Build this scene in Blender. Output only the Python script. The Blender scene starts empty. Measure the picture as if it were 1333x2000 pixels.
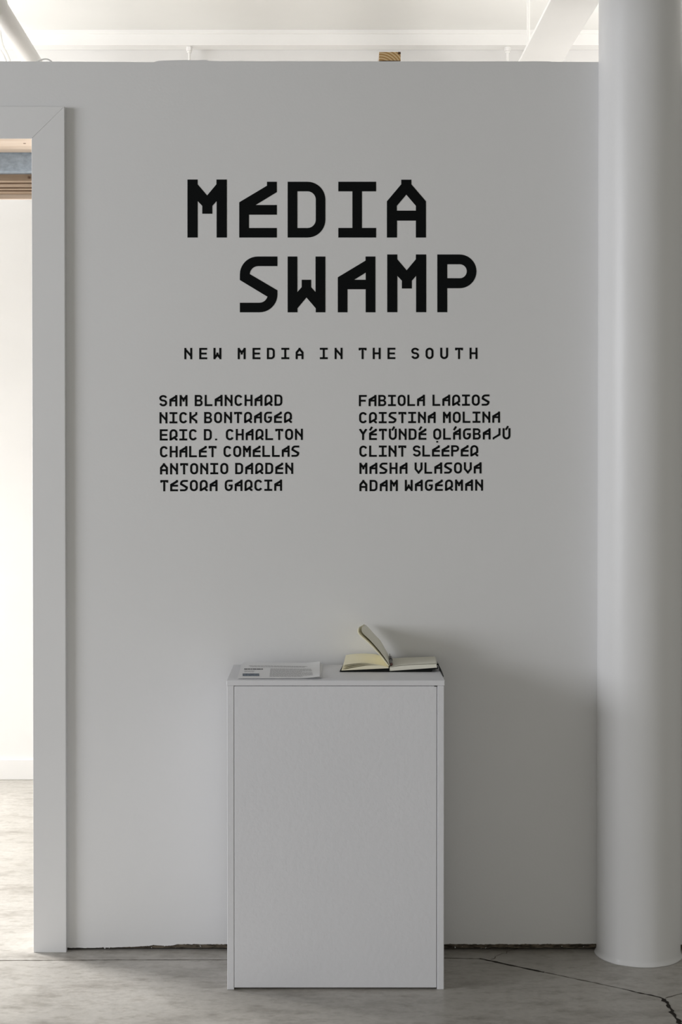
import bpy, bmesh, math, random
from mathutils import Vector, geometry, noise

random.seed(7)
sc = bpy.context.scene

# ------------------------------------------------------------------ camera
F, PPX, PPY = 3300.0, 656.0, 876.1           # focal length and principal point of the photograph, in pixels
PITCH = math.radians(0.8)
CAM_Z = 1.494
cam_d = bpy.data.cameras.new('camera')
cam = bpy.data.objects.new('camera', cam_d)
sc.collection.objects.link(cam)
cam.location = (0, 0, CAM_Z)
cam.rotation_euler = (math.radians(90) - PITCH, 0, 0)
cam_d.sensor_fit = 'AUTO'
cam_d.sensor_width = 36.0
cam_d.lens = 36.0 * F / 2000.0
cam_d.shift_x = (666.5 - PPX) / 2000.0
cam_d.shift_y = (PPY - 1000.0) / 2000.0
cam_d.clip_end = 200
sc.camera = cam

# ------------------------------------------------------------------ world, lights, exposure
w = bpy.data.worlds.new('world'); sc.world = w
w.use_nodes = True
bg = w.node_tree.nodes['Background']
bg.inputs['Color'].default_value = (1.0, 0.985, 0.905, 1)
bg.inputs['Strength'].default_value = 0.57


def area(name, loc, target, sx, sy, power, col, spread=180):
    l = bpy.data.lights.new(name, 'AREA')
    l.shape = 'RECTANGLE'; l.size = sx; l.size_y = sy
    l.energy = power; l.color = col; l.spread = math.radians(spread)
    o = bpy.data.objects.new(name, l); sc.collection.objects.link(o)
    o.location = loc
    d = Vector(target) - Vector(loc)
    o.rotation_euler = d.to_track_quat('-Z', 'Y').to_euler()
    return o


area('window_light', (-8.2, 0.9, 2.25), (0.1, 4.7, 1.0), 3.4, 2.2, 338, (0.925, 0.945, 1.0))
area('back_room_window', (-3.3, 6.45, 1.25), (-0.7, 4.4, 0.0), 1.1, 1.2, 112, (1.0, 0.99, 0.975), 125)
area('back_room_lamp', (-1.9, 6.0, 3.02), (-1.9, 6.0, 0), 1.6, 0.4, 5, (1.0, 0.99, 0.98), 120)
area('back_room_ceiling_fill', (-2.1, 6.2, 2.2), (-1.9, 6.2, 3.2), 1.2, 0.3, 10.5, (1.0, 0.99, 0.97), 140)  # unseen upward fill, added to brighten the back room ceiling
area('back_room_ceiling_fill', (1.8, 6.05, 2.2), (1.6, 6.1, 3.2), 1.2, 0.3, 15.0, (1.0, 0.965, 0.93), 140)  # second added fill, for the right of the ceiling and the tray

sc.view_settings.view_transform = 'Standard'
sc.view_settings.look = 'None'
sc.view_settings.gamma = 1
sc.view_settings.exposure = 0.0
sc.view_settings.use_curve_mapping = False

# ------------------------------------------------------------------ measuring helpers
ct, st = math.cos(PITCH), math.sin(PITCH)


def ray(px, py):
    a = (px - PPX) / F; b = (PPY - py) / F
    # camera axes: right=(1,0,0) up=(0,st,ct) forward=(0,ct,-st)
    return Vector((a, ct + b * st, -st + b * ct))


def P(px, py, y):
    r = ray(px, py); t = y / r.y
    return Vector((r.x * t, y, CAM_Z + r.z * t))


def Z(px, py, z=0.0):
    r = ray(px, py); t = (z - CAM_Z) / r.z
    return Vector((r.x * t, r.y * t, z))


D_WALL = 4.785
D_PED = Z(656, 1933).y
D_FAR = Z(30, 1522).y
CEIL = P(656, 58, D_FAR - 0.102).z + 0.0006
PZ = P(656, 1329, D_PED).z                    # pedestal top height

# ------------------------------------------------------------------ object helpers
COL = sc.collection


def tag(o, label=None, cat=None, group=None, kind=None):
    if label: o['label'] = label
    if cat: o['category'] = cat
    if group: o['group'] = group
    if kind: o['kind'] = kind
    return o


def empty(name, loc=(0, 0, 0)):
    o = bpy.data.objects.new(name, None); COL.objects.link(o); o.location = loc
    o.empty_display_size = 0.05
    return o


def obj(name, verts, faces, mat, parent=None, smooth=False, bevel=0.0, seg=2):
    me = bpy.data.meshes.new(name)
    org = Vector((0, 0, 0))
    if parent is not None:
        org = Vector(parent.location)
    else:
        n = len(verts)
        org = Vector((sum(v[0] for v in verts) / n, sum(v[1] for v in verts) / n, min(v[2] for v in verts)))
    me.from_pydata([tuple(Vector(v) - org) for v in verts], [], [tuple(f) for f in faces])
    bm = bmesh.new(); bm.from_mesh(me)
    bmesh.ops.recalc_face_normals(bm, faces=bm.faces[:])
    bm.to_mesh(me); bm.free()
    if smooth:
        for p in me.polygons: p.use_smooth = True
    me.materials.append(mat)
    o = bpy.data.objects.new(name, me); COL.objects.link(o)
    if parent is not None: o.parent = parent
    else: o.location = org
    if bevel:
        m = o.modifiers.new('bevel', 'BEVEL'); m.width = bevel; m.segments = seg; m.limit_method = 'ANGLE'
        m.harden_normals = False
    return o


def box(x0, y0, z0, x1, y1, z1):
    v = [(x, y, z) for z in (z0, z1) for y in (y0, y1) for x in (x0, x1)]
    f = [(0, 2, 3, 1), (4, 5, 7, 6), (0, 1, 5, 4), (2, 6, 7, 3), (0, 4, 6, 2), (1, 3, 7, 5)]
    return v, f


def join(*vf):
    V, Fc = [], []
    for v, f in vf:
        n = len(V); V += list(v); Fc += [tuple(i + n for i in g) for g in f]
    return V, Fc


def prism(loops, y0, y1):
    """solid from outline loops [(x,z)..] (first outer, then holes) between depths y0 (front) and y1"""
    tri = geometry.tessellate_polygon([[Vector((p[0], p[1], 0)) for p in l] for l in loops])
    flat = [p for l in loops for p in l]; n = len(flat)
    V = [(p[0], y0, p[1]) for p in flat] + [(p[0], y1, p[1]) for p in flat]
    Fc = [tuple(t) for t in tri] + [tuple(i + n for i in reversed(t)) for t in tri]
    k = 0
    for l in loops:
        m = len(l)
        for i in range(m):
            a, b = k + i, k + (i + 1) % m
            Fc.append((a, b, b + n, a + n))
        k += m
    return V, Fc


def tube(pts, r, n=12, caps=True, rs=None):
    pts = [Vector(p) for p in pts]; V = []; Fc = []
    up = Vector((0, 0, 1))
    for i, p in enumerate(pts):
        d = (pts[min(i + 1, len(pts) - 1)] - pts[max(i - 1, 0)]).normalized()
        u = d.cross(up)
        if u.length < 1e-3: u = d.cross(Vector((0, 1, 0)))
        u.normalize(); v = u.cross(d)
        rr = rs[i] if rs else r
        for k in range(n):
            a = 2 * math.pi * k / n
            V.append(tuple(p + (u * math.cos(a) + v * math.sin(a)) * rr))
    for i in range(len(pts) - 1):
        for k in range(n):
            a = i * n + k; b = i * n + (k + 1) % n
            Fc.append((a, b, b + n, a + n))
    if caps:
        Fc.append(tuple(range(n))); Fc.append(tuple(reversed(range((len(pts) - 1) * n, len(pts) * n))))
    return V, Fc


def lathe(cx, cy, prof, n=96):
    V, Fc = [], []
    for r, z in prof:
        for k in range(n):
            a = 2 * math.pi * k / n
            V.append((cx + r * math.cos(a), cy + r * math.sin(a), z))
    for i in range(len(prof) - 1):
        for k in range(n):
            a = i * n + k; b = i * n + (k + 1) % n
            Fc.append((a, b, b + n, a + n))
    Fc.append(tuple(reversed(range(n)))); Fc.append(tuple(range((len(prof) - 1) * n, len(prof) * n)))
    return V, Fc


def sheet(grid, th):
    """thin solid from a grid of points [row][col]; thickness th downwards along local normal (approx)"""
    R, C = len(grid), len(grid[0])
    nrm = []
    for i in range(R):
        row = []
        for j in range(C):
            du = Vector(grid[i][min(j + 1, C - 1)]) - Vector(grid[i][max(j - 1, 0)])
            dv = Vector(grid[min(i + 1, R - 1)][j]) - Vector(grid[max(i - 1, 0)][j])
            nn = du.cross(dv); nn = nn.normalized() if nn.length > 1e-9 else Vector((0, 0, 1))
            row.append(nn)
        nrm.append(row)
    V = [tuple(grid[i][j]) for i in range(R) for j in range(C)]
    V += [tuple(Vector(grid[i][j]) - nrm[i][j] * th) for i in range(R) for j in range(C)]
    n = R * C; Fc = []
    for i in range(R - 1):
        for j in range(C - 1):
            a = i * C + j
            Fc.append((a, a + 1, a + C + 1, a + C)); Fc.append((a + n, a + C + n, a + C + 1 + n, a + 1 + n))
    for j in range(C - 1):
        Fc.append((j, j + n, j + 1 + n, j + 1)); b = (R - 1) * C + j
        Fc.append((b, b + 1, b + 1 + n, b + n))
    for i in range(R - 1):
        a = i * C; Fc.append((a, a + C, a + C + n, a + n)); b = i * C + C - 1
        Fc.append((b, b + n, b + C + n, b + C))
    return V, Fc


def resample(pts, n):
    pts = [Vector(p) for p in pts]
    L = [0]
    for i in range(1, len(pts)): L.append(L[-1] + (pts[i] - pts[i - 1]).length)
    out = []
    for k in range(n):
        s = L[-1] * k / (n - 1)
        i = 0
        while i < len(pts) - 2 and L[i + 1] < s: i += 1
        t = (s - L[i]) / max(L[i + 1] - L[i], 1e-9)
        # catmull-rom
        p0 = pts[max(i - 1, 0)]; p1 = pts[i]; p2 = pts[i + 1]; p3 = pts[min(i + 2, len(pts) - 1)]
        out.append(0.5 * ((2 * p1) + (p2 - p0) * t + (2 * p0 - 5 * p1 + 4 * p2 - p3) * t * t + (3 * p1 - p0 - 3 * p2 + p3) * t ** 3))
    return out


# ------------------------------------------------------------------ materials
def mat(name, col, rough=0.6, spec=0.5, metal=0.0):
    m = bpy.data.materials.new(name); m.use_nodes = True
    b = m.node_tree.nodes['Principled BSDF']
    b.inputs['Base Color'].default_value = (*col, 1)
    b.inputs['Roughness'].default_value = rough
    b.inputs['Specular IOR Level'].default_value = spec
    b.inputs['Metallic'].default_value = metal
    return m


def N(m, typ, **kw):
    n = m.node_tree.nodes.new(typ)
    for k, v in kw.items():
        if hasattr(n, k): setattr(n, k, v)
        else: n.inputs[k].default_value = v
    return n


def L(m, a, ao, b, bi):
    m.node_tree.links.new(a.outputs[ao], b.inputs[bi])


def coords(m, scale=(1, 1, 1), obj_space=True):
    tc = N(m, 'ShaderNodeTexCoord'); mp = N(m, 'ShaderNodeMapping')
    mp.inputs['Scale'].default_value = scale
    L(m, tc, 'Object', mp, 'Vector')
    return mp


def ramp(m, stops):
    r = N(m, 'ShaderNodeValToRGB'); e = r.color_ramp.elements
    while len(e) < len(stops): e.new(0.5)
    for el, (p, c) in zip(e, stops): el.position = p; el.color = (*c, 1) if len(c) == 3 else c
    return r


def paint(name, col, rough=0.55, bump=0.15, bscale=180, var=0.02, big=0.0, bigscale=(6, 6, 3), spec=0.5):
    m = mat(name, col, rough, spec); b = m.node_tree.nodes['Principled BSDF']
    mp = coords(m)
    n1 = N(m, 'ShaderNodeTexNoise', Scale=bscale, Detail=3.0)
    L(m, mp, 'Vector', n1, 'Vector')
    bp = N(m, 'ShaderNodeBump', Strength=bump, Distance=0.002)
    L(m, n1, 'Fac', bp, 'Height')
    last = bp
    if big:
        mp2 = coords(m, bigscale)
        n3 = N(m, 'ShaderNodeTexNoise', Scale=1.0, Detail=2.0); L(m, mp2, 'Vector', n3, 'Vector')
        b2 = N(m, 'ShaderNodeBump', Strength=big, Distance=0.01)
        L(m, n3, 'Fac', b2, 'Height'); L(m, bp, 'Normal', b2, 'Normal'); last = b2
    L(m, last, 'Normal', b, 'Normal')
    n2 = N(m, 'ShaderNodeTexNoise', Scale=2.3, Detail=4.0); L(m, mp, 'Vector', n2, 'Vector')
    lo = tuple(c * (1 - var) for c in col); hi = tuple(min(1, c * (1 + var)) for c in col)
    r = ramp(m, [(0.3, lo), (0.7, hi)]); L(m, n2, 'Fac', r, 'Fac'); L(m, r, 'Color', b, 'Base Color')
    return m


M_wall = paint('wall paint', (0.78, 0.78, 0.785), 0.6, 0.12, 140, 0.012)
M_trim = paint('trim paint', (0.80, 0.80, 0.805), 0.5, 0.08, 160, 0.015)
M_far = paint('far wall paint', (0.79, 0.78, 0.765), 0.7, 0.1, 60, 0.03)
M_ceil = paint('ceiling paint', (0.86, 0.855, 0.83), 0.8, 0.1, 50, 0.02)
M_fceil = paint('bounce-cutting grey ceiling', (0.33, 0.325, 0.31), 0.85, 0.3, 30, 0.08)  # unseen front ceiling, grey chosen to cut bounce light on the wall top
M_steelwhite = paint('white painted steel', (0.91, 0.90, 0.88), 0.45, 0.15, 60, 0.02)
M_ped = paint('pedestal paint', (0.79, 0.795, 0.83), 0.45, 0.35, 75, 0.015)
M_col = paint('column paint', (0.78, 0.78, 0.785), 0.38, 0.10, 120, 0.01, big=0.16, bigscale=(11, 11, 5), spec=0.4)
M_black = mat('black vinyl', (0.0022, 0.0032, 0.0036), 0.6, 0.12)
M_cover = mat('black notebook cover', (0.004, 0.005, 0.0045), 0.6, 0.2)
M_page = paint('cream paper', (0.91, 0.86, 0.66), 0.8, 0.02, 200, 0.01)
M_pagew = paint('pale paper', (0.86, 0.84, 0.73), 0.8, 0.02, 200, 0.01)
M_paper = paint('white office paper', (0.90, 0.905, 0.92), 0.7, 0.02, 200, 0.01)
M_ink = mat('grey printed ink', (0.55, 0.55, 0.56), 0.8)
M_inkd = mat('dark printed ink', (0.10, 0.10, 0.11), 0.8)
M_dark = mat('pen black', (0.03, 0.03, 0.03), 0.3)
M_grey = mat('pen grey', (0.07, 0.07, 0.07), 0.35)
M_red = mat('pen red', (0.16, 0.06, 0.05), 0.4)
M_crack = mat('crack fill', (0.035, 0.03, 0.026), 0.9, 0.1)
M_joint = mat('joint dust', (0.15, 0.135, 0.115), 0.9, 0.1)

# printed picture: flat blue grey photograph band
M_pic = mat('printed photograph', (0.2, 0.25, 0.3), 0.7)
_b = M_pic.node_tree.nodes['Principled BSDF']
_n = N(M_pic, 'ShaderNodeTexNoise', Scale=160.0, Detail=2.0); _mp = coords(M_pic); L(M_pic, _mp, 'Vector', _n, 'Vector')
_r = ramp(M_pic, [(0.35, (0.06, 0.08, 0.11)), (0.7, (0.26, 0.32, 0.39))]); L(M_pic, _n, 'Fac', _r, 'Fac'); L(M_pic, _r, 'Color', _b, 'Base Color')


def wood(name, c0, c1, scale=(2, 60, 60), rough=0.7, det=4.0):
    m = mat(name, c0, rough, 0.3); b = m.node_tree.nodes['Principled BSDF']
    mp = coords(m, scale); n = N(m, 'ShaderNodeTexNoise', Scale=1.0, Detail=det); L(m, mp, 'Vector', n, 'Vector')
    r = ramp(m, [(0.35, c0), (0.65, c1)]); L(m, n, 'Fac', r, 'Fac'); L(m, r, 'Color', b, 'Base Color')
    bp = N(m, 'ShaderNodeBump', Strength=0.2, Distance=0.001); L(m, n, 'Fac', bp, 'Height'); L(m, bp, 'Normal', b, 'Normal')
    return m


M_pine = wood('pale pine', (0.60, 0.47, 0.36), (0.72, 0.60, 0.49), (3, 40, 40))
M_ply = wood('brown laminated timber', (0.24, 0.165, 0.105), (0.36, 0.26, 0.175), (4, 50, 50))
M_ply2 = wood('dark ply layer', (0.10, 0.055, 0.03), (0.18, 0.10, 0.06), (4, 80, 80))
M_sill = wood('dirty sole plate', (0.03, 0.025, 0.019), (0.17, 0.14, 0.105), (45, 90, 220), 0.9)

M_end = mat('pine end grain', (0.7, 0.48, 0.25), 0.75, 0.3)
_b = M_end.node_tree.nodes['Principled BSDF']
_tc = N(M_end, 'ShaderNodeTexCoord'); _mp = N(M_end, 'ShaderNodeMapping'); _mp.inputs['Location'].default_value = (0.028, 0, 0.035)
L(M_end, _tc, 'Object', _mp, 'Vector')
_w = N(M_end, 'ShaderNodeTexWave', wave_type='RINGS', rings_direction='Y', Scale=42.0, Distortion=1.2); _w.inputs['Detail Scale'].default_value = 20
L(M_end, _mp, 'Vector', _w, 'Vector')
_r = ramp(M_end, [(0.1, (0.50, 0.27, 0.09)), (0.75, (0.80, 0.60, 0.34))]); L(M_end, _w, 'Fac', _r, 'Fac'); L(M_end, _r, 'Color', _b, 'Base Color')

M_galv = mat('galvanised steel', (0.33, 0.39, 0.45), 0.5, 0.5, 0.35)
_b = M_galv.node_tree.nodes['Principled BSDF']
_mp = coords(M_galv, (60, 60, 90)); _n = N(M_galv, 'ShaderNodeTexNoise', Scale=1.0, Detail=5.0); L(M_galv, _mp, 'Vector', _n, 'Vector')
_r = ramp(M_galv, [(0.3, (0.27, 0.32, 0.375)), (0.7, (0.40, 0.47, 0.54))]); L(M_galv, _n, 'Fac', _r, 'Fac'); L(M_galv, _r, 'Color', _b, 'Base Color')

# concrete floor
M_floor = mat('concrete', (0.4, 0.38, 0.35), 0.55, 0.4)
b = M_floor.node_tree.nodes['Principled BSDF']
mp = coords(M_floor)
n1 = N(M_floor, 'ShaderNodeTexNoise', Scale=1.6, Detail=8.0, Roughness=0.6); L(M_floor, mp, 'Vector', n1, 'Vector')
r1 = ramp(M_floor, [(0.30, (0.38, 0.36, 0.325)), (0.70, (0.53, 0.505, 0.465))]); L(M_floor, n1, 'Fac', r1, 'Fac')
mp2 = coords(M_floor, (0.55, 1.3, 1)); n2 = N(M_floor, 'ShaderNodeTexNoise', Scale=8.0, Detail=9.0, Roughness=0.68); L(M_floor, mp2, 'Vector', n2, 'Vector')
r2 = ramp(M_floor, [(0.34, (0.42, 0.39, 0.35)), (0.50, (1, 1, 1)), (0.62, (1, 1, 1)), (0.7, (1.12, 1.12, 1.12))]); L(M_floor, n2, 'Fac', r2, 'Fac')
mx = N(M_floor, 'ShaderNodeMix', data_type='RGBA', blend_type='MULTIPLY'); mx.inputs[0].default_value = 0.5
M_floor.node_tree.links.new(r1.outputs['Color'], mx.inputs[6]); M_floor.node_tree.links.new(r2.outputs['Color'], mx.inputs[7])
mp4 = coords(M_floor, (0.7, 1.3, 1)); n4 = N(M_floor, 'ShaderNodeTexNoise', Scale=26.0, Detail=7.0, Roughness=0.7); L(M_floor, mp4, 'Vector', n4, 'Vector')
r4 = ramp(M_floor, [(0.36, (0.60, 0.57, 0.53)), (0.50, (1, 1, 1)), (0.66, (1, 1, 1)), (0.74, (1.15, 1.15, 1.15))]); L(M_floor, n4, 'Fac', r4, 'Fac')
mx4 = N(M_floor, 'ShaderNodeMix', data_type='RGBA', blend_type='MULTIPLY'); mx4.inputs[0].default_value = 0.5
M_floor.node_tree.links.new(mx.outputs[2], mx4.inputs[6]); M_floor.node_tree.links.new(r4.outputs['Color'], mx4.inputs[7])
n3 = N(M_floor, 'ShaderNodeTexNoise', Scale=70.0, Detail=4.0); L(M_floor, mp, 'Vector', n3, 'Vector')
r3 = ramp(M_floor, [(0.3, (0.86, 0.86, 0.86)), (0.62, (1, 1, 1)), (0.76, (1.0, 1.0, 1.0)), (0.80, (1.25, 1.25, 1.25))]); L(M_floor, n3, 'Fac', r3, 'Fac')
mx2 = N(M_floor, 'ShaderNodeMix', data_type='RGBA', blend_type='MULTIPLY'); mx2.inputs[0].default_value = 0.8
M_floor.node_tree.links.new(mx4.outputs[2], mx2.inputs[6]); M_floor.node_tree.links.new(r3.outputs['Color'], mx2.inputs[7])
M_floor.node_tree.links.new(mx2.outputs[2], b.inputs['Base Color'])
bp = N(M_floor, 'ShaderNodeBump', Strength=0.25, Distance=0.002); L(M_floor, n2, 'Fac', bp, 'Height'); L(M_floor, bp, 'Normal', b, 'Normal')
rr = N(M_floor, 'ShaderNodeMapRange'); rr.inputs['To Min'].default_value = 0.24; rr.inputs['To Max'].default_value = 0.42
L(M_floor, n1, 'Fac', rr, 'Value'); L(M_floor, rr, 'Result', b, 'Roughness')

# ------------------------------------------------------------------ the room shell
X0, X1 = -6.0, 6.0
floor = obj('floor', *box(X0, -1.5, -0.15, X1, D_FAR + 0.15, 0.0), M_floor); tag(floor, kind='structure')
fceil = obj('ceiling', *box(X0, -1.5, CEIL, X1, D_WALL, CEIL + 0.15), M_fceil); tag(fceil, kind='structure')
ceil = obj('ceiling', *box(X0, D_WALL, CEIL, X1, D_FAR + 0.15, CEIL + 0.15), M_ceil); tag(ceil, kind='structure')
farw = obj('wall_back', *box(X0, D_FAR, 0, X1, D_FAR + 0.15, CEIL), M_far); tag(farw, kind='structure')
bb = obj('baseboard_back', *box(X0, D_FAR - 0.014, 0, X1, D_FAR - 0.0005, P(30, 1482, D_FAR).z), M_far, bevel=0.003); tag(bb, kind='structure')

# partition wall: outline with rough bottom and top edges, and the doorway
CI = P(63.5, 1000, D_WALL - 0.019).x          # inner edge of the casing
door_r = CI + 0.016
door_l = door_r - 1.12
head_z = P(30, 272, D_WALL - 0.019).z + 0.012


def wx(px, py): p = P(px, py, D_WALL); return (p.x, p.z)


bot = []
pts = [(66, 1851), (131, 1851), (180, 1851.5), (250, 1849.5), (285, 1848), (300, 1846), (330, 1848), (345, 1844.5), (445, 1844), (600, 1844), (868, 1844),
       (1000, 1844), (1170, 1843.5), (1333, 1844)]
for i in range(len(pts) - 1):
    (a, b_), (c, d) = pts[i], pts[i + 1]
    n = max(2, int((c - a) / 3))
    for k in range(n):
        t = k / n; x = a + (c - a) * t; y = b_ + (d - b_) * t
        bot.append(wx(x, y + random.choice((-0.8, 0, 0, 0.2, 0.4, 0.9, -0.4)) * random.random() + 0.7 * noise.noise(Vector((x * 0.11, 3.3, 0)))))
bot[0] = (door_r, bot[0][1])
bot.append((X1, wx(1333, 1844)[1]))
top = [(X1, wx(1175, 121)[1])]
tp = [(1175, 121), (1080, 120.5), (1072, 119.8), (900, 120), (700, 119.7), (560, 119.5), (430, 119.3), (409, 118.9), (404, 117.2), (396, 116.6), (385, 118), (360, 117.2),
      (340, 117.6), (312, 118.5), (305, 119.8), (301, 121.3), (240, 121), (120, 120.3), (0, 119.7)]
for i in range(len(tp) - 1):
    (a, b_), (c, d) = tp[i], tp[i + 1]; n = max(1, int((a - c) / 25))
    for k in range(n):
        t = k / n; top.append(wx(a + (c - a) * t, b_ + (d - b_) * t + random.uniform(-0.2, 0.2)))
top.append((X0, wx(0, 119.7)[1]))
outline = bot + top + [(X0, 0), (door_l, 0), (door_l, head_z), (door_r, head_z)]
part = obj('wall_partition', *prism([outline], D_WALL, D_WALL + 0.225), M_wall); tag(part, kind='structure')
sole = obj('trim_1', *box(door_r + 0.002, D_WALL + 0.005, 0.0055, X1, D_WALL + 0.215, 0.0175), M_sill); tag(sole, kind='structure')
# torn scraps of paint and paper hanging in the gap
crumb = []
for px in (143, 205, 214, 287, 296, 303, 322, 343, 392, 890, 904, 941, 949, 990, 1006, 1098, 1140, 1142, 1163):
    p = P(px, 1850 + random.uniform(-3, 3), D_WALL + 0.004); s = random.uniform(0.0015, 0.004)
    a = [(p.x + random.uniform(-s, s), p.y + random.uniform(-.002, .002), max(0.001, p.z + random.uniform(-s, s) * 1.4)) for _ in range(4)]
    crumb.append((a, [(0, 1, 2), (0, 2, 3), (0, 3, 1), (1, 3, 2)]))
o = obj('paint_scrap', *join(*crumb), M_wall, parent=None); tag(o, kind='stuff', label='torn white paint scraps in the dark gap under the partition', cat='debris')

# door casing
DC = D_WALL - 0.019
d1 = empty('door_1', (P(66, 1862, DC).x, DC, 0)); tag(d1, kind='structure')


def cx(px, py): p = P(px, py, DC); return (p.x, p.z)


iz = cx(62, 270.5)[1]; oz = cx(125, 208)[1]
ci, co = cx(63.5, 1000)[0], cx(127.5, 1000)[0]
obj('side_casing', *prism([[(ci, 0.0), (co, 0.0), (co, oz), (ci, iz - 0.0005)]], DC, D_WALL - 0.0003), M_trim, d1, bevel=0.0008)
obj('head_casing', *prism([[(ci, iz), (co - 0.0001, oz), (door_l - 0.1, oz), (door_l - 0.1 + 0.09, iz)]], DC, D_WALL - 0.0003), M_trim, d1, bevel=0.0008)
obj('jamb_head_board', *box(door_l, D_WALL - 0.016, iz - 0.0005, door_r, D_WALL + 0.222, head_z - 0.0005), M_pine, d1)
kn = P(48, 279.5, D_WALL + .05)
kx, ky = Z(48, 280, iz - 0.0005).x, Z(48, 280, iz - 0.0005).y
obj('knot', *lathe(kx, ky, [(0.004, iz - 0.0012), (0.004, iz - 0.0004)], 16), M_ply2, d1)
jo = obj('jamb_side_board', *box(CI + 0.004, D_WALL - 0.012, 0, door_r - 0.0003, D_WALL + 0.222, iz - 0.001), M_trim, d1)

# deep header behind the doorway head: steel channel, laminated timber, pale strip
HX0, HX1 = door_l - 0.1, door_r + 0.15
s0 = D_WALL + 0.226
zs = P(30, 335.5, s0).z
pr = [(s0, zs + 0.003), (s0 + 0.004, zs), (s0 + 0.05, zs), (s0 + 0.05, zs + 0.004), (s0 + 0.006, zs + 0.006), (s0 + 0.006, zs + 0.16), (s0, zs + 0.16)]


def extr_x(prof, x0, x1):
    n = len(prof); V = [(x0, a, b_) for a, b_ in prof] + [(x1, a, b_) for a, b_ in prof]
    tri = geometry.tessellate_polygon([[Vector((a, b_, 0)) for a, b_ in prof]])
    Fc = [tuple(t) for t in tri] + [tuple(i + n for i in t) for t in tri]
    for i in range(n): Fc.append((i, (i + 1) % n, (i + 1) % n + n, i + n))
    return V, Fc


st_ = obj('trim_2', *extr_x(pr, HX0, HX1), M_galv); tag(st_, kind='structure', label='blue grey galvanised steel channel across the doorway head')
lv = empty('trim_3', (HX0, s0 + 0.052, P(30, 352, s0 + 0.06).z)); tag(lv, kind='structure', label='brown laminated timber header behind the steel channel')
y = s0 + 0.052
zl = P(30, 353, y).z
obj('timber_face', *box(HX0, y, zl, HX1, y + 0.012, zs + 0.15), M_ply, lv, bevel=0.001)
y += 0.012
lay = 9; yend = Z(30, 380, zl).y
yend = min(yend, 5.5)
for i in range(lay):
    a = y + (yend - y) * i / lay; b2 = y + (yend - y) * (i + 1) / lay
    dark = i in (1, 4, 6)
    obj('ply_layer', *box(HX0, a, zl + (0.004 if dark else 0.0) + random.uniform(0, .001), HX1, b2 - (0 if dark else 0.002), zs + 0.15), M_ply2 if dark else M_ply, lv)
obj('strip_knot', *lathe(Z(52, 349, zl).x, s0 + 0.048, [(0.0035, zl + .006), (0.0035, zl + .012)], 12), M_ply2, lv)
zt = P(30, 388.5, yend + 0.002).z
ps = obj('trim_4', *box(HX0, yend + 0.001, zt, HX1, yend + 0.02, zs + 0.15), M_pine); tag(ps, kind='structure', label='pale pine strip on the back of the header')

# ------------------------------------------------------------------ slab joint and cracks in the floor
def ribbon(pts, wd, z=0.0006, jit=0.0015, step=0.012):
    P3 = []
    for i in range(len(pts) - 1):
        a, b_ = Vector(pts[i]), Vector(pts[i + 1]); n = max(1, int((b_ - a).length / step))
        for k in range(n): P3.append(a.lerp(b_, k / n) + Vector((random.uniform(-jit, jit), random.uniform(-jit, jit), 0)))
    P3.append(Vector(pts[-1]))
    V, Fc = [], []
    for i, p in enumerate(P3):
        d = (P3[min(i + 1, len(P3) - 1)] - P3[max(i - 1, 0)]).normalized(); s = Vector((-d.y, d.x, 0))
        ww = wd * random.uniform(0.35, 1.25) / 2
        V += [(p.x + s.x * ww, p.y + s.y * ww, z), (p.x - s.x * ww, p.y - s.y * ww, z)]
    for i in range(len(P3) - 1): Fc.append((2 * i, 2 * i + 1, 2 * i + 3, 2 * i + 2))
    return V, Fc


def G(*pp): return [Z(a, b_) for a, b_ in pp]


obj('floor_joint', *ribbon(G((-300, 1878), (0, 1876), (230, 1875), (460, 1875), (700, 1874), (868, 1871.5), (938, 1872.5)), 0.0042, jit=0.0005), M_joint, floor)
obj('floor_crack', *ribbon(G((938, 1872.5), (1000, 1886), (1058, 1898), (1064, 1899)), 0.0095), M_crack, floor)
obj('floor_crack', *ribbon(G((1064, 1899), (1130, 1913), (1215, 1931)), 0.005), M_joint, floor)
obj('floor_crack', *ribbon(G((1215, 1931), (1235, 1936), (1290, 1948), (1297, 1951)), 0.006), M_crack, floor)
obj('floor_crack', *ribbon(G((1297, 1951), (1308, 1967), (1318, 1984), (1332, 2005), (1345, 2030)), 0.011, jit=0.004), M_crack, floor)
obj('floor_crack', *ribbon(G((1300, 1950), (1320, 1944), (1336, 1940), (1380, 1930)), 0.003), M_joint, floor)
obj('floor_crack', *ribbon(G((960, 1874), (975, 1866), (1000, 1857), (1012, 1853)), 0.003, jit=0.0061), M_joint, floor)

# ------------------------------------------------------------------ column
cfy = Z(1250, 1889).y; R = 0.1165
ccx = (cfy + R) * math.tan(0.17814)
prof = [(R + 0.006, 0.0005), (R + 0.0045, 0.003), (R + 0.0012, 0.009), (R, 0.016)] + [(R, 0.016 + (CEIL - 0.018) * k / 12) for k in range(1, 13)]
V, Fc = lathe(ccx, cfy + R, prof, 128)
V2 = []
for v in V:
    x, yv, z = v
    if z < 0.02:
        a = math.atan2(yv - cfy - R, x - ccx); k = 1 + 0.02 * noise.noise(Vector((math.cos(a) * 3, math.sin(a) * 3, 0.3)))
        x = ccx + (x - ccx) * k; yv = cfy + R + (yv - cfy - R) * k
    V2.append((x, yv, z))
# let the column stand in a scribed recess of the partition (it is boxed into it)
o = obj('column', V2, Fc, M_col, smooth=True)
tag(o, 'thick round glossy white column standing at the right end of the partition wall', 'column')

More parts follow.
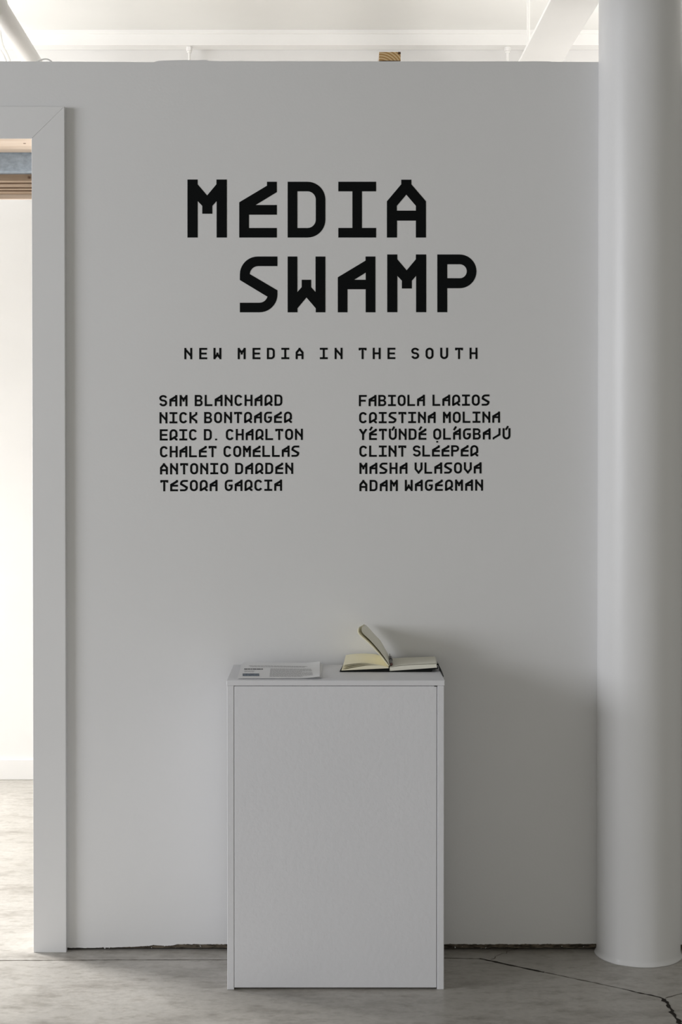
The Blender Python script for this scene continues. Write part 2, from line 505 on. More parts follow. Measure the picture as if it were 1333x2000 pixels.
# ------------------------------------------------------------------ overhead: steel, pipe, sprinkler drops, brace
yb = D_FAR - 0.09
z1, z2, z3 = P(656, 58, yb).z, P(656, 66, yb).z, P(656, 88, yb).z
z1 = CEIL - 0.0004
pr = [(yb - 0.012, z1), (yb - 0.012, z2), (yb, z2 - 0.002), (yb, z3), (D_FAR - 0.001, z3), (D_FAR - 0.001, z1)]
hb = obj('steel_beam', *extr_x(pr, X0, X1), M_steelwhite)
tag(hb, 'long white horizontal beam along the top of the far wall', 'beam')
for px, lab in ((370, 'white sprinkler drop under the far beam, left one above the lettering'), (992, 'white sprinkler drop under the far beam, beside the wide white tray')):
    p = P(px, 88, yb + 0.03)
    root = empty('sprinkler_drop', (p.x, p.y, z3 - 0.22)); tag(root, lab, 'sprinkler', 'sprinkler drops under the far beam')
    obj('fitting', *join(lathe(p.x, p.y, [(0.013, z3 - 0.018), (0.013, z3 - 0.0004)], 6), lathe(p.x, p.y, [(0.010, z3 - 0.026), (0.010, z3 - 0.0185)], 16)), M_steelwhite, root, bevel=0.001)
    obj('pipe', *lathe(p.x, p.y, [(0.0055, z3 - 0.20), (0.0055, z3 - 0.026)], 14), M_steelwhite, root, smooth=False)
    obj('sprinkler_head', *lathe(p.x, p.y, [(0.016, z3 - 0.222), (0.016, z3 - 0.220), (0.006, z3 - 0.218), (0.008, z3 - 0.2)], 16), M_steelwhite, root)

# wide flat tray running from the far wall over the partition
bz = 2.79
xa = (P(1018, 118, 6.03).x + P(1075, 0, 5.17).x) / 2; xb2 = (P(1100, 118, 6.03).x + P(1175, 0, 5.17).x) / 2
tr = empty('ceiling_tray', ((xa + xb2) / 2, 5.5, bz)); tag(tr, 'wide white steel tray running overhead from the far wall beside the column', 'tray')
obj('bottom_flange', *box(xa, 4.80, bz, xb2, D_FAR - 0.001, bz + 0.012), M_steelwhite, tr, bevel=0.002)
xm = xa + 0.045
obj('web', *box(xm, 4.80, bz + 0.012, xb2 - 0.045, D_FAR - 0.001, bz + 0.05), M_steelwhite, tr)
for yy in (4.97, 6.3):
    obj('hanger_rod', *tube([(xa + 0.06, yy, bz + 0.05), (xa + 0.06, yy, CEIL - 0.0005)], 0.006, 8), M_steelwhite, tr)

# round pipe at left
pa, pb = P(62, 118, 5.79), P(-13, 0, 5.02)
dr = (pa - pb).normalized()
far_e = pa + dr * ((D_FAR - 0.002 - pa.y) / dr.y); near_e = pb - dr * 2.4
pp = empty('overhead_pipe', tuple(pb)); tag(pp, 'round white pipe running overhead from the far wall above the doorway', 'pipe')
obj('pipe', *tube([near_e, far_e], 0.0305, 32), M_steelwhite, pp, smooth=False)
for p_ in pp.children[0].data.polygons: p_.use_smooth = len(p_.vertices) == 4
cpt = P(-10, 4, 5.06)
obj('coupling', *tube([pb - dr * 0.10, pb + dr * 0.045], 0.035, 32), M_steelwhite, pp)
obj('coupling_seal', *tube([pb + dr * 0.046, pb + dr * 0.050], 0.0325, 32), M_crack, pp)
obj('hanger_rod', *tube([pb + dr * 0.13 + Vector((0, 0, .03)), pb + dr * 0.13 + Vector((0, 0, CEIL - pb.z))], 0.004, 8), M_steelwhite, pp)
obj('hanger_rod', *tube([pb - dr * 1.5 + Vector((0, 0, .03)), pb - dr * 1.5 + Vector((0, 0, CEIL - pb.z))], 0.004, 8), M_steelwhite, pp)
# cables behind the pipe
zc = [P(-30, 70, 6.6), P(-6, 92, 6.6), P(8, 112, 6.6), P(14, 140, 6.6), P(14, 215, 6.6)]
o = obj('cable', *tube(resample(zc, 30), 0.006, 8), M_steelwhite); tag(o, 'outer thin white cable looping down behind the round overhead pipe', 'cable')
zc = [P(-2, 60, 6.75), P(4, 90, 6.75), P(16, 115, 6.75), P(22, 150, 6.75), P(24, 215, 6.75)]
o = obj('cable', *tube(resample(zc, 30), 0.008, 8), M_steelwhite); tag(o, 'inner thin white cable hanging closest to the round overhead pipe', 'cable')
zc = [P(70, 122, 4.93), P(80, 117.0, 4.93), P(92, 115.5, 4.93), P(101, 120.5, 4.93)]
o = obj('cable', *tube(resample(zc, 16), 0.0022, 8), M_steelwhite); tag(o, 'short white cable loop lying on top of the partition wall', 'cable')

# pine brace resting on the partition
yq = D_WALL + 0.012
a = P(741, 101.5, yq); c = P(783, 101.5, yq)
tz = max(t[1] for t in top) + 0.0003
br = empty('wood_brace', ((a.x + c.x) / 2, yq, tz)); tag(br, 'sawn pine brace lying on top of the partition, its end grain showing', 'lumber')
e = 0.001
obj('brace_body', *box(a.x, yq + e, tz, c.x, D_FAR - 0.001, a.z), M_pine, br)
V, Fc = box(a.x, yq, tz, c.x, yq + e, a.z)
obj('end_grain', V, Fc, M_end, br)
q = P(778, 104, yq)
obj('knot', *box(q.x, yq - 0.0006, q.z - 0.003, c.x + .0002, yq - 0.0001, a.z + .0002), M_ply2, br)

# ------------------------------------------------------------------ pedestal
PD1 = Z(656, 1298, PZ).y
PD1 = min(PD1, D_WALL - 0.012)
pl, prr = P(442.8, 1334, D_PED).x, P(869.3, 1334, D_PED).x
zb = P(656, 1339.3, D_PED).z
ped = empty('pedestal', ((pl + prr) / 2, (D_PED + PD1) / 2, 0)); tag(ped, 'white painted box pedestal standing on the concrete in front of the lettered wall', 'pedestal')
sl, sr = P(444, 1600, D_PED).x, P(868, 1600, D_PED).x
il, ir = P(457.3, 1600, D_PED).x, P(854.6, 1600, D_PED).x


def rough_box(x0, y0, z0, x1, y1, z1, nx, nz, amp):
    V = []; Fc = []
    v, f = box(x0, y0, z0, x1, y1, z1)
    return v, f


obj('top_board', *box(pl, D_PED - 0.0008, zb, prr, PD1, PZ), M_ped, ped, bevel=0.0014)
obj('side_panel', *box(sl, D_PED, 0.0002, il, PD1 - 0.001, zb - 0.0002), M_ped, ped, bevel=0.0010)
obj('side_panel', *box(ir, D_PED, 0.0002, sr, PD1 - 0.001, zb - 0.0002), M_ped, ped, bevel=0.0016)
g = 0.0011
obj('front_panel', *box(il + 0.0007, D_PED + 0.0006, 0.0050, ir - 0.0012, D_PED + 0.018, zb - 0.0013), M_ped, ped, bevel=0.0014)
obj('back_panel', *box(il + 0.001, PD1 - 0.02, 0.004, ir - 0.001, PD1 - 0.002, zb - 0.001), M_ped, ped)
qa = P(851.5, 1339.6, D_PED)
obj('chip', *box(qa.x - 0.0035, D_PED - 0.0002, zb - 0.0022, qa.x + 0.003, D_PED + 0.0012, zb - 0.0002), M_crack, ped)

# ------------------------------------------------------------------ papers
def quad_surf(u, v, lift=0.0):
    """top handout sheet: u across, v from the near edge to the far edge"""
    A = Z(466, 1325.5, PZ + 0.001); B_ = Z(625, 1325.5, PZ + 0.001)
    Cc = Vector((B_.x - 0.002, PD1 - 0.006, 0)); Dd = Vector((A.x + 0.0, PD1 - 0.006, 0))
    x = (A.x * (1 - u) + B_.x * u) * (1 - v) + (Dd.x * (1 - u) + Cc.x * u) * v
    yv = A.y * (1 - v) + Cc.y * v
    z = PZ + 0.0008 + lift
    cu = max(0, (u - 0.72) / 0.28)
    z += 0.0045 * cu ** 2 * (0.5 + 0.5 * math.cos(v * 5.5))
    z += 0.0045 * v ** 3 + 0.001 * math.sin(u * 4 + 1) * v
    return Vector((x, yv, z))


def sheet_obj(name, lift, dx, dy, rot, flat, label):
    gr = []
    c0 = quad_surf(0.5, 0.5)
    for i in range(11):
        row = []
        for j in range(13):
            p = quad_surf(j / 12, i / 10)
            z = PZ + 0.0006 + lift + (p.z - PZ - 0.0008) * flat
            q = p - c0; x = q.x * math.cos(rot) - q.y * math.sin(rot); yv = q.x * math.sin(rot) + q.y * math.cos(rot)
            row.append(Vector((c0.x + x + dx, min(c0.y + yv + dy, D_WALL - 0.004), z)))
        gr.append(row)
    o = obj(name, *sheet(gr, 0.00015), M_paper, smooth=False)
    tag(o, label, 'paper', 'handout sheets on the pedestal')
    return o


sheet_obj('paper_sheet', 0.0000, 0.006, 0.004, -0.012, 0.2, 'bottom white sheet of the handout pile, sticking out at its right side')
sheet_obj('paper_sheet', 0.0004, -0.005, 0.002, 0.012, 0.35, 'second lowest white sheet of the handout pile, sticking out at its left side')
sheet_obj('paper_sheet', 0.0009, 0.004, 0.003, 0.006, 0.55, 'middle white sheet of the handout pile, just under the printed ones')
sheet_obj('paper_sheet', 0.0013, -0.001, 0.001, -0.004, 0.8, 'white sheet directly below the printed top sheet of the pile')
TOPL = 0.0019
ps_root = sheet_obj('paper_sheet', TOPL - 0.0002, 0, 0, 0, 1.0, 'printed top sheet of the handout pile with a small blue grey picture')


def pr_strip(x0, x1, y0, y1, m, name):
    def uv(px, py):
        v = (1325.5 - py) / 31.5; v = min(max(v, 0), 1)
        v = v ** 0.97
        return ((px - (466 + 12 * v)) / (159 - 8 * v), v)
    n = 8; gr = []
    for py in (y1, (y0 + y1) / 2, y0):
        row = []
        for j in range(n + 1):
            u, v = uv(x0 + (x1 - x0) * j / n, py)
            row.append(quad_surf(u, v, TOPL - 0.0002 + 0.0002))
        gr.append(row)
    V = [tuple(p) for r in gr for p in r]; Fc = []
    for i in range(2):
        for j in range(n):
            a_ = i * (n + 1) + j; Fc.append((a_, a_ + 1, a_ + n + 2, a_ + n + 1))
    return V, Fc


def words(x0, x1, y0, h, m):
    out = []; x = x0
    while x < x1 - 1:
        wd = random.uniform(2.5, 8); e_ = min(x + wd, x1)
        out.append(pr_strip(x, e_, y0, y0 + h, m, '')); x = e_ + 0.8
    return out


lo = Vector(ps_root.location)


def child_on_sheet(name, vf, m):
    o = obj(name, vf[0], vf[1], m, ps_root)
    return o


child_on_sheet('printed_title', join(*words(478, 515, 1306.3, 1.9, M_inkd)), M_inkd)
child_on_sheet('printed_picture', pr_strip(474.5, 507, 1316.3, 1321.6, M_pic, ''), M_pic)
tx = []
tx += words(488, 603, 1300.6, 0.9, M_ink) + words(490, 598, 1302.4, 0.8, M_ink)
tx += words(478, 500, 1310.4, 0.8, M_ink) + words(478, 497, 1312.4, 0.8, M_ink)
for k in range(9): tx += words(530 - k * 0.4, 611 - (20 if k in (3, 8) else 0) + k * 0.1, 1306 + k * 1.95, 0.9, M_ink)
o = child_on_sheet('printed_text', join(*tx), M_ink); o['kind'] = 'stuff'

# ------------------------------------------------------------------ notebook
Dn = Z(760, 1312.5, PZ).y; Df = min(D_WALL - 0.012, Dn + 0.165)
nb = empty('notebook', (Z(762, 1312, PZ).x, Dn, PZ)); tag(nb, 'open black covered notebook with cream pages and a few leaves standing up', 'notebook')


def mapx(px): return px


def loft(near, far, n=14, m=6, dn=None, df=None):
    dn = dn or Dn; df = df or Df
    a_ = resample([P(x, y_, dn) for x, y_ in near], n); b_ = resample([P(x, y_, df) for x, y_ in far], n)
    return [[a_[j].lerp(b_[j], i / m) for j in range(n)] for i in range(m + 1)]


def clampz(gr, lo_):
    return [[Vector((p.x, p.y, max(p.z, lo_))) for p in r] for r in gr]


def extr_y(prof, y0, y1):
    return prism([prof], y0, y1)


# left cover, its black wedge also filling in the shadow below the raised spine
xl, xs, xr = Z(664, 1312.5, PZ).x, Z(761, 1312.5, PZ).x, P(857, 1306, Dn).x
wz = P(758, 1305.2, Dn).z
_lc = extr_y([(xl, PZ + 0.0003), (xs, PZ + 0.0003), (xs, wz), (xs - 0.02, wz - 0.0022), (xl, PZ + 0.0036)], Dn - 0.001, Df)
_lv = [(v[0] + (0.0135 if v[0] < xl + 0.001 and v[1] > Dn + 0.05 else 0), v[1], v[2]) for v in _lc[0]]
obj('left_cover_shadow_wedge', _lv, _lc[1], M_cover, nb, bevel=0.0006)
obj('spine', *box(xs + 0.0002, Dn - 0.001, PZ + 0.0003, xs + 0.0035, Df, PZ + 0.0030), M_cover, nb, bevel=0.001)
cr = []
for i in range(5):
    yv = Dn - 0.001 + (Df - Dn + 0.001) * i / 4
    cr.append([Vector((xs + 0.0085 + (xr - xs - 0.0085) * j / 10, yv, PZ + 0.0036 + 0.0075 * (j / 10) ** 1.6)) for j in range(11)])
xk = P(843, 1306, Dn).x
obj('right_cover_shadow_wedge', *extr_y([(xs + 0.004, PZ + 0.0003), (xk, PZ + 0.0003), (xk + 0.004, PZ + 0.0065), (xr, PZ + 0.0098), (xr, PZ + 0.0121), (xs + 0.004, PZ + 0.0030)], Dn - 0.001, Df), M_cover, nb, bevel=0.0004)  # cover plus solid black wedge standing in for the shadow under it
# left page block (solid lower stack)
blk_n = [(667.5, 1308.6), (685, 1305.4), (705, 1301.8), (725, 1299.8), (745, 1300.8), (759.5, 1304.0)]
top_n = [(671, 1299.2), (688, 1296.2), (708, 1294.8), (730, 1296.9), (745, 1299.8), (759.5, 1303.4)]
top_f = [(676, 1279.3), (690, 1277.3), (706, 1276.4), (724, 1276.8), (738, 1278.6), (760, 1286)]
bf = [(674, 1289), (690, 1286.5), (706, 1284), (724, 1283), (740, 1284.5), (761, 1289)]
gB = loft(blk_n, bf)
V = []; n_ = len(gB[0]); m_ = len(gB)
V = [tuple(p) for r in gB for p in r] + [(p.x, p.y, PZ + 0.0038 + (wz - PZ - 0.0036) * min(max((p.x - xl) / (xs - xl), 0), 1)) for r in gB for p in r]
Fc = []
T_ = n_ * m_
for i in range(m_ - 1):
    for j in range(n_ - 1):
        a_ = i * n_ + j; Fc.append((a_, a_ + 1, a_ + n_ + 1, a_ + n_)); Fc.append((a_ + T_, a_ + n_ + T_, a_ + n_ + 1 + T_, a_ + 1 + T_))
for j in range(n_ - 1):
    Fc.append((j, j + T_, j + 1 + T_, j + 1)); b_ = (m_ - 1) * n_ + j; Fc.append((b_, b_ + 1, b_ + 1 + T_, b_ + T_))
for i in range(m_ - 1):
    a_ = i * n_; Fc.append((a_, a_ + n_, a_ + n_ + T_, a_ + T_)); b_ = i * n_ + n_ - 1; Fc.append((b_, b_ + T_, b_ + n_ + T_, b_ + n_))
obj('left_page_block', V, Fc, M_page, nb)
for k, t in enumerate((0.22, 0.34, 0.62, 0.72, 0.90, 1.0)):
    nn = [(a_[0] * (1 - t) + b_[0] * t, a_[1] * (1 - t) + b_[1] * t) for a_, b_ in zip(blk_n, top_n)]
    ff = [(a_[0] * (1 - t) + b_[0] * t, a_[1] * (1 - t) + b_[1] * t) for a_, b_ in zip(bf, top_f)]
    obj('page', *sheet(loft(nn, ff), 0.00035), M_page, nb, smooth=False)
# right page block
rn_t = [(761.5, 1303.8), (785, 1300.5), (810, 1298.6), (832, 1297.7), (853, 1297.2)]
rn_b = [(762.5, 1310.6), (785, 1309.6), (810, 1308.2), (832, 1306.3), (856, 1303.9)]
rf_t = [(767, 1287.5), (790, 1285.2), (810, 1284.6), (832, 1283.8), (851, 1283.2)]
ga = loft(rn_t, rf_t)
V = [tuple(p) for r in ga for p in r]
for r in ga:
    for j, p in enumerate(r):
        f_ = (p.x - xs - 0.0085) / (xr - xs - 0.0085); f_ = min(max(f_, 0), 1)
        V.append((p.x + 0.002 * f_, p.y, PZ + 0.0033 + 0.0090 * f_))
Fc = []
n_, m_ = len(ga[0]), len(ga); T_ = n_ * m_
for i in range(m_ - 1):
    for j in range(n_ - 1):
        a_ = i * n_ + j; Fc.append((a_, a_ + 1, a_ + n_ + 1, a_ + n_)); Fc.append((a_ + T_, a_ + n_ + T_, a_ + n_ + 1 + T_, a_ + 1 + T_))
for j in range(n_ - 1):
    Fc.append((j, j + T_, j + 1 + T_, j + 1)); b_ = (m_ - 1) * n_ + j; Fc.append((b_, b_ + 1, b_ + 1 + T_, b_ + T_))
for i in range(m_ - 1):
    a_ = i * n_; Fc.append((a_, a_ + n_, a_ + n_ + T_, a_ + T_)); b_ = i * n_ + n_ - 1; Fc.append((b_, b_ + T_, b_ + n_ + T_, b_ + n_))
obj('right_page_block', V, Fc, M_pagew, nb)
obj('page', *sheet(loft([(762, 1302.6), (785, 1299.4), (810, 1297.4), (832, 1296.6), (852, 1296.0)], [(767, 1286.2), (790, 1284.2), (810, 1283.6), (832, 1282.8), (850, 1282.2)]), 0.0003), M_pagew, nb)
# standing leaves
ln = [(761, 1300.5), (746, 1281.5), (730, 1263.5), (719, 1252.5), (707, 1242), (701.5, 1236), (700.6, 1231), (703, 1226)]
lf = [(765, 1291), (757, 1279), (750, 1266.7), (741, 1252), (733, 1244), (726.5, 1237), (717.5, 1225), (711.5, 1219)]
obj('raised_page', *sheet(loft(ln, lf, 24, 8), -0.0028), M_page, nb, smooth=True)
ln2 = [(762, 1300), (748.5, 1280), (733, 1261), (722, 1249), (711, 1238.5), (707, 1233), (707, 1228), (709, 1223)]
lf2 = [(766, 1290), (758.5, 1278), (751.5, 1265.5), (743, 1251), (735, 1242.5), (728.5, 1235.5), (720, 1225.5), (714.5, 1220.5)]
obj('raised_page', *sheet(loft(ln2, lf2, 24, 8), 0.0003), M_pagew, nb, smooth=True)
# bookmark ribbon/elastic trailing over the right edge of the pedestal top
rp = [P(853, 1298.5, Dn + 0.05), P(856, 1298, Dn + 0.035), Z(858.5, 1303, PZ + 0.004), Z(861.3, 1309, PZ + 0.0025), Z(864, 1315, PZ + 0.002), Z(866.6, 1321, PZ + 0.0015)]
obj('ribbon_bookmark', *tube(resample(rp, 24), 0.0016, 8, rs=[0.0010 + 0.0012 * math.sin(math.pi * k / 23) for k in range(24)]), M_cover, nb)
kp = P(855.3, 1297.5, Dn + 0.05)
obj('ribbon_knot', *join(tube([kp + Vector((-.003, 0, .0)), kp + Vector((.0035, 0, .001))], 0.001, 6),
                         tube([kp, kp + Vector((-.0003, .0, .0075))], 0.0006, 6, rs=[.0009, .0004]),
                         tube([kp + Vector((-.0002, 0, -.002)), kp + Vector((0, 0, .002))], 0.0017, 8)), M_cover, nb)

# pen lying in the gutter against the raised leaves
p0 = P(764.8, 1297.8, Dn + 0.012); p1 = P(762.5, 1284.5, Df - 0.03); dd = (p1 - p0)
pen = empty('pen', tuple(p0)); tag(pen, 'dark pen seen end on, lying in the gutter of the open notebook', 'pen')
obj('barrel', *tube([p0 + dd * 0.04, p0 + dd * 0.62], 0.0042, 16), M_grey, pen)
obj('grip', *tube([p0, p0 + dd * 0.05], 0.0036, 16, rs=[.0026, .0038]), M_red, pen)
obj('cap', *tube([p0 + dd * 0.62, p0 + dd * 1.0], 0.0055, 16), M_dark, pen)
u_ = Vector((-0.001, 0, 0.0075))
obj('clip', *tube([p0 + dd * 0.98 + u_ * 0.6, p0 + dd * 0.97 + u_ * 1.5, p0 + dd * 0.6 + u_ * 1.35, p0 + dd * 0.55 + u_ * 0.8], 0.0011, 8), M_dark, pen)

# ------------------------------------------------------------------ lettering
W_, H_, S_ = 74.0, 109.0, 19.0


def arc(cx_, cy_, rx, ry, a0, a1, n=10):
    return [(cx_ + rx * math.cos(math.radians(a0 + (a1 - a0) * k / n)), cy_ + ry * math.sin(math.radians(a0 + (a1 - a0) * k / n))) for k in range(n + 1)]


def stroke(pts, w_=S_, closed=False):
    """outline(s) of a mitred stroke along pts"""
    q = [pts[0]]
    for p in pts[1:]:
        if math.hypot(p[0] - q[-1][0], p[1] - q[-1][1]) > 0.05: q.append(p)
    if closed and math.hypot(q[0][0] - q[-1][0], q[0][1] - q[-1][1]) < 0.05: q.pop()
    n = len(q); Lf, Rt = [], []
    for i in range(n):
        if closed: a_, b_, c_ = q[i - 1], q[i], q[(i + 1) % n]
        else: a_, b_, c_ = q[max(i - 1, 0)], q[i], q[min(i + 1, n - 1)]
        d1_ = Vector((b_[0] - a_[0], b_[1] - a_[1])); d2_ = Vector((c_[0] - b_[0], c_[1] - b_[1]))
        if d1_.length < 1e-6: d1_ = d2_.copy()
        if d2_.length < 1e-6: d2_ = d1_.copy()
        d1_.normalize(); d2_.normalize()
        n1_ = Vector((-d1_.y, d1_.x)); n2_ = Vector((-d2_.y, d2_.x)); mm = (n1_ + n2_).normalized()
        k = (w_ / 2) / max(mm.dot(n1_), 0.45)
        Lf.append((b_[0] + mm.x * k, b_[1] + mm.y * k)); Rt.append((b_[0] - mm.x * k, b_[1] - mm.y * k))
    if closed: return [Lf, Rt]
    return [Lf + Rt[::-1]]


def rect(x0, y0, x1, y1): return [[(x0, y0), (x1, y0), (x1, y1), (x0, y1)]]


def sc_(loops, k): return [[(x * k, y_ * k) for x, y_ in l] for l in loops]


GL = {}
GL['E'] = [[[(0, 0), (74, 0), (74, 18.5), (19, 18.5), (19, 45), (69, 45), (69, 63.5), (19, 63.5), (19, 90.5), (74, 90.5), (74, 109), (0, 109)]]]
GL['e'] = [[[(0, 0), (73.5, 0), (73.5, 18.7), (19, 18.7), (19, 44.6), (73.5, 44.6), (73.5, 63.6), (32, 63.6), (73.5, 88.8), (73.5, 109), (54.2, 109), (54.2, 101.3), (0, 68.9)]]]
GL['M'] = [sc_([[(0, 0), (20, 0), (20, 71.3), (28.9, 61.9), (28.9, 46.5), (48.6, 46.5), (48.6, 61.9), (57, 71.3), (57, 0), (77, 0), (77, 113.4), (56.6, 113.4), (56.6, 104), (38.4, 82.3), (19.9, 104), (19.9, 113.4), (0, 113.4)]], 0.9612)]
GL['W'] = [[[(0, 0), (19.2, 0), (19.2, 7.9), (36.7, 29), (54.9, 7.9), (54.9, 0), (73.7, 0), (73.7, 109), (54.5, 109), (54.5, 39.6), (46, 49), (46, 63.6), (27.4, 63.6), (27.4, 49), (19, 39.6), (19, 109), (0, 109)]]]
GL['D'] = [[[(0, 0)] + arc(38.7, 35, 35, 35, -90, 0) + arc(38.7, 74, 35, 35, 0, 90) + [(0, 109)],
            [(19, 18.7)] + arc(38.7, 35, 16.3, 16.3, -90, 0) + arc(38.7, 74, 16.3, 16.3, 0, 90) + [(19, 90.3)]]]
GL['I'] = [[[(0, 0), (74, 0), (74, 18.8), (46.3, 18.8), (46.3, 90.2), (74, 90.2), (74, 109), (0, 109), (0, 90.2), (27.6, 90.2), (27.6, 18.8), (0, 18.8)]]]
GL['A'] = [sc_([[(0, 0), (19.7, 0), (19.7, 33), (56.6, 33), (56.6, 0), (76.3, 0), (76.3, 70.8), (47.8, 104), (47.8, 113), (28, 113), (28, 104), (0, 70.8)],
                [(19.4, 52.6), (56.6, 52.6), (56.6, 62), (37.9, 83.8), (19.4, 62)]], 0.9665)]
GL['a'] = [[[(0, 0), (18.9, 0), (18.9, 45), (54.5, 45), (54.5, 0), (73.5, 0), (73.5, 109), (54.2, 109), (54.2, 101), (0, 68.4)],
            [(32.1, 63.6), (54.5, 63.6), (54.5, 77.5)]]]
GL['P'] = [sc_([[(0, 0), (19.4, 0), (19.4, 46.8)] + arc(43.5, 79.8, 33, 33, -90, 90, 20) + [(0, 112.8)],
                [(19.4, 66.5)] + arc(44, 80, 13.6, 13.6, -90, 90, 16) + [(19.4, 93.6)]], 0.9660)]
GL['s'] = [[[(73.4, 109)] + arc(35, 74, 35, 35, 90, 180) + [(0, 63), (53, 31)] + arc(38.2, 35, 16.3, 16.3, -14, -90, 6) + [(0, 18.7), (0, 0)] +
            arc(38.4, 35, 35, 35, -90, 0) + [(73.4, 43), (19.4, 74.7)] + arc(35.5, 74, 16.2, 16.2, 176, 90, 6) + [(73.4, 90.2)]]]
GL['N'] = [[[(0, 0), (18.5, 0), (18.5, 70), (55.5, 27), (55.5, 0), (74, 0), (74, 109), (55.5, 109), (55.5, 55), (18.5, 97), (18.5, 109), (0, 109)]]]
GL['T'] = [[[(0, 84), (16, 84), (21, 91), (27.8, 91), (27.8, 0), (46.2, 0), (46.2, 91), (53, 91), (58, 84), (74, 84), (74, 109), (0, 109)]]]
GL['H'] = [[[(0, 0), (18.7, 0), (18.7, 46), (55.3, 46), (55.3, 0), (74, 0), (74, 109), (55.3, 109), (55.3, 64.5), (18.7, 64.5), (18.7, 109), (0, 109)]]]
GL['L'] = [[[(0, 0), (72, 0), (72, 18.5), (18.7, 18.5), (18.7, 109), (0, 109)]]]
GL['F'] = [[[(0, 0), (18.7, 0), (18.7, 44), (64, 44), (64, 62.5), (18.7, 62.5), (18.7, 90.5), (74, 90.5), (74, 109), (0, 109)]]]
GL['V'] = [[[(0, 109), (0, 42), (29, 6), (29, 0), (45, 0), (45, 6), (74, 42), (74, 109), (55.3, 109), (55.3, 48), (37, 25), (18.7, 48), (18.7, 109)]]]
GL['O'] = [stroke(arc(37, 37, 27.6, 27.6, 180, 360, 16) + arc(37, 72, 27.6, 27.6, 0, 180, 16), closed=True)]
GL['U'] = [stroke([(9.4, 109)] + arc(37, 37, 27.6, 27.6, 180, 360, 16) + [(64.6, 109)])]
GL['C'] = [stroke(arc(37, 71, 28, 28.6, 22, 180, 14) + arc(37, 38, 28, 28.6, 180, 338, 14))]
GL['G'] = [stroke([(73, 99.6)] + arc(38, 71, 28.6, 28.6, 90, 180, 10) + arc(37, 38, 27.6, 28.6, 180, 360, 16) + [(64.6, 63)]), rect(37, 45, 66, 63)]
GL['B'] = [[[(0, 0)] + arc(43, 31, 31, 31, -90, 62, 16) + arc(41, 80, 29.5, 29, -32, 90, 14) + [(0, 109)],
            [(18.7, 18.5)] + arc(42, 32, 14, 13.5, -90, 90, 12) + [(18.7, 45.5)],
            [(18.7, 64)] + arc(41, 77, 12.5, 13, -90, 90, 12) + [(18.7, 90)]]]
GL['R'] = [stroke([(9.4, 0)] + arc(37, 72, 27.6, 27.6, 180, 0, 18) + [(64.6, 42), (12, 9)]),
           [[(34, 24), (46, 15), (58, 1), (62, 0), (74, 0), (74, 17), (68, 18.5), (62, 25), (54, 32)]]]
GL['S'] = [stroke(arc(37, 78, 27.6, 21.8, 12, 262, 18) + arc(37, 32.8, 27.6, 23.4, 84, -168, 18), 18.5)]
GL['K'] = [rect(0, 0, 18.7, 109), stroke([(12, 52), (64.6, 87), (64.6, 109)], 18), stroke([(12, 60), (64.6, 22), (64.6, 0)], 18)]
GL['Y'] = [[[(27.8, 0), (46.2, 0), (46.2, 55), (74, 98), (74, 105), (64, 109), (58, 109), (37, 77), (16, 109), (10, 109), (0, 105), (0, 98), (27.8, 55)]]]
GL['j'] = [[[(54.8, 109), (73.5, 109), (73.5, 42), (13, 6), (13, 0), (0, 0), (0, 19), (54.8, 53)]]]
GL['.'] = [rect(0, 0, 18, 16)]
ACC = {'1': [stroke([(7, 92), (12, 101), (23, 118), (28, 128)], 18)], '2': [stroke([(30, 92), (34, 100), (47, 120), (50, 130)], 18)], '3': [rect(28, -28, 46, -12)]}
YF = D_WALL - 0.0003


def letter(parent, glyph, px, py, sx, sy, slope=0.0, th=0.0004):
    """glyph with lower left corner at pixel (px, py)"""
    out = []; k = 0
    for part_ in glyph:
        loops = []
        for l in part_:
            lp = []
            for gx, gy in l:
                X = px + gx * sx; Y_ = py - gy * sy - gx * sx * slope
                p = P(X, Y_, YF); lp.append((p.x, p.z))
            loops.append(lp)
        out.append(prism(loops, YF - th - 0.00004 * k, YF)); k += 1
    V, Fc = join(*out)
    return obj('letter', V, Fc, M_black, parent)


def line(label, cat='lettering', group=None):
    e_ = empty('wall_lettering', (0, 0, 0)); tag(e_, label, cat, group); return e_


def anchor(e_, px, py): e_.location = P(px, py, YF)


L1 = line('top row of the huge black title lettering on the wall'); anchor(L1, 366, 464)
for g_, x, y_, sx, sy in (('M', 366.4, 464, 1.04, 1.04), ('e', 467.6, 464, 1.0, 1.0), ('D', 562.2, 464, 1.0, 1.0), ('I', 661.2, 464, 0.998, 1.0), ('A', 756.2, 464, 1.035, 1.035)):
    letter(L1, GL[g_], x, y_, sx, sy)
L2 = line('lower, right-shifted row of the huge black title lettering on the wall'); anchor(L2, 468, 610)
for g_, x, y_, sx, sy in (('s', 468.8, 610, 1.0, 1.0), ('W', 562.2, 610, 1.0, 1.0), ('a', 660.2, 610, 1.0, 1.0), ('M', 756.8, 609.8, 1.03, 1.035), ('P', 854.7, 609.8, 1.035, 1.035)):
    letter(L2, GL[g_], x, y_, sx, sy)
L3 = line('widely spaced black subtitle line under the huge title'); anchor(L3, 360, 701)
sub = [('N', 360.2), ('E', 389.4), ('W', 417.2), ('M', 464.6), ('E', 493.5), ('D', 521.6), ('I', 549.8), ('A', 577.8), ('I', 625.0), ('N', 654.0)]
sub += [(c_, 680 + z_ / 3.9206) for c_, z_ in (('T', 82), ('H', 190), ('E', 303), ('S', 485), ('O', 595), ('U', 707), ('T', 821), ('H', 932))]
for g_, x in sub:
    letter(L3, GL[g_], x, 701.7 - (x - 360) * 0.0008, 0.2085, 0.2035)

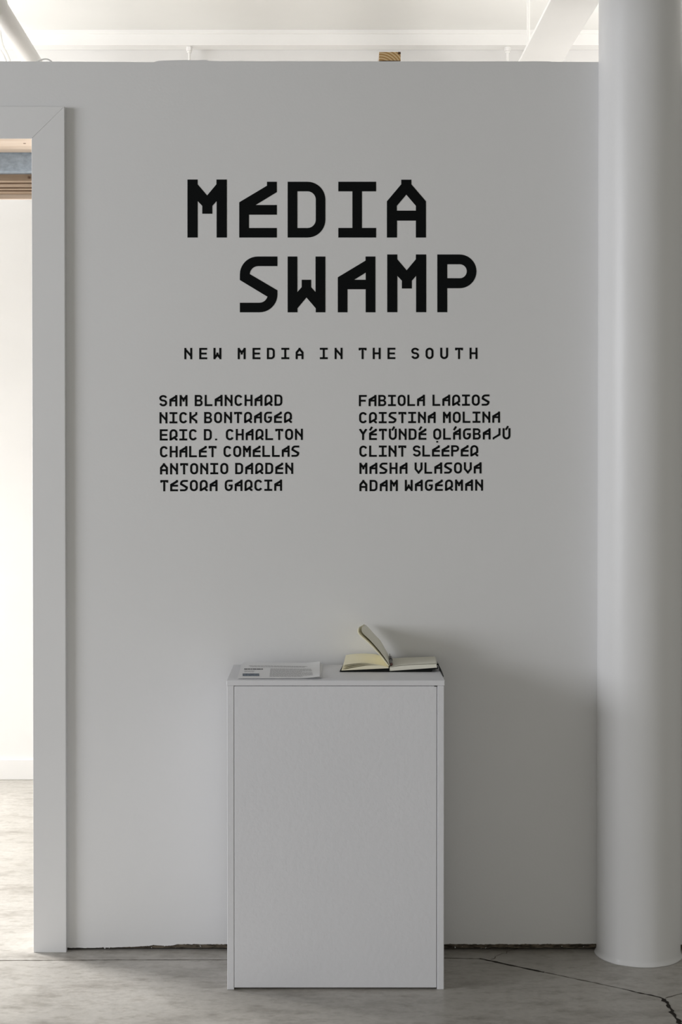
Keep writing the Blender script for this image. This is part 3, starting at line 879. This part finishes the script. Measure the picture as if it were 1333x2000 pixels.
# left edge of each word's last letter in the close-up (sets the letter spacing of the word)
LAST = {'SaM': 200, 'BLaNCHaRD': 927, 'NICK': 275, 'BONTRaGeR': 1000, 'ERIC': 273, 'CHaRLTON': 1084, 'CHaLeT': 422, 'COMeLLas': 1057, 'ANTONIO': 512, 'DaRDeN': 1010,
        'TesORa': 430, 'GaRCIa': 925, 'FaBIOLa': 530, 'LaRIOs': 1025, 'CRIsTINa': 612, 'MOLINa': 1106, 'YeTUNDe': 541, 'OLaGBajU': 1185, 'CLINT': 386, 'SLeePeR': 938,
        'MasHa': 396, 'VLasOVa': 964, 'aDaM': 322, 'WaGeRMaN': 975}
rows_l = [(524, (('SaM', 44), ('BLaNCHaRD', 316))), (655, (('NICK', 46), ('BONTRaGeR', 388))), (786, (('ERIC', 48), ('D', 386), ('.', 472), ('CHaRLTON', 555))),
          (915, (('CHaLeT', 50), ('COMeLLas', 537))), (1046, (('ANTONIO', 50), ('DaRDeN', 626))), (1175, (('TesORa', 52), ('GaRCIa', 546)))]
rows_r = [(524, (('FaBIOLa', 84), ('LaRIOs', 648))), (655, (('CRIsTINa', 86), ('MOLINa', 728))), (783, (('Y1eTUNDe', 86), ('OLaGBajU', 654))),
          (912, (('CLINT', 88), ('SLeePeR', 497))), (1043, (('MasHa', 88), ('VLasOVa', 511))), (1175, (('aDaM', 88), ('WaGeRMaN', 436)))]
ORD = ['first', 'second', 'third', 'fourth', 'fifth', 'last']
for rows, ox, side in ((rows_l, 300, 'left'), (rows_r, 680, 'right')):
    for i, (by, ws) in enumerate(rows):
        y0_ = by / 3.922 + 660 + (0.0 if side == 'left' else -0.2)
        e_ = line('%s line from the top in the %s column of small black names' % (ORD[i], side) if i < 5 else 'last, lowest line in the %s column of small black names' % side,
                  group='small black name lines')
        x00 = ox + ws[0][1] / 3.9206; anchor(e_, x00, y0_)
        for wd, zx in ws:
            x = ox + zx / 3.9206; s_ = wd.replace('1', '')
            ADV = (LAST[s_] - zx) / 3.9206 / (len(s_) - 1) if s_ in LAST else 19.5
            for k, ch in enumerate(s_):
                gl = GL[ch]
                if side == 'right' and i == 5 and wd == 'aDaM' and k == 0: gl = GL['A']
                if side == 'right' and i == 2:
                    if ch == 'e': gl = gl + ACC['1']
                    if ch == 'U': gl = gl + ACC['2']
                    if wd.startswith('OL') and k == 0: gl = gl + ACC['3']
                    if wd.startswith('OL') and k == 2: gl = gl + ACC['1']
                X = x + k * ADV
                letter(e_, gl, X, y0_ - (X - x00) * 0.0042, 0.207, 0.2015)
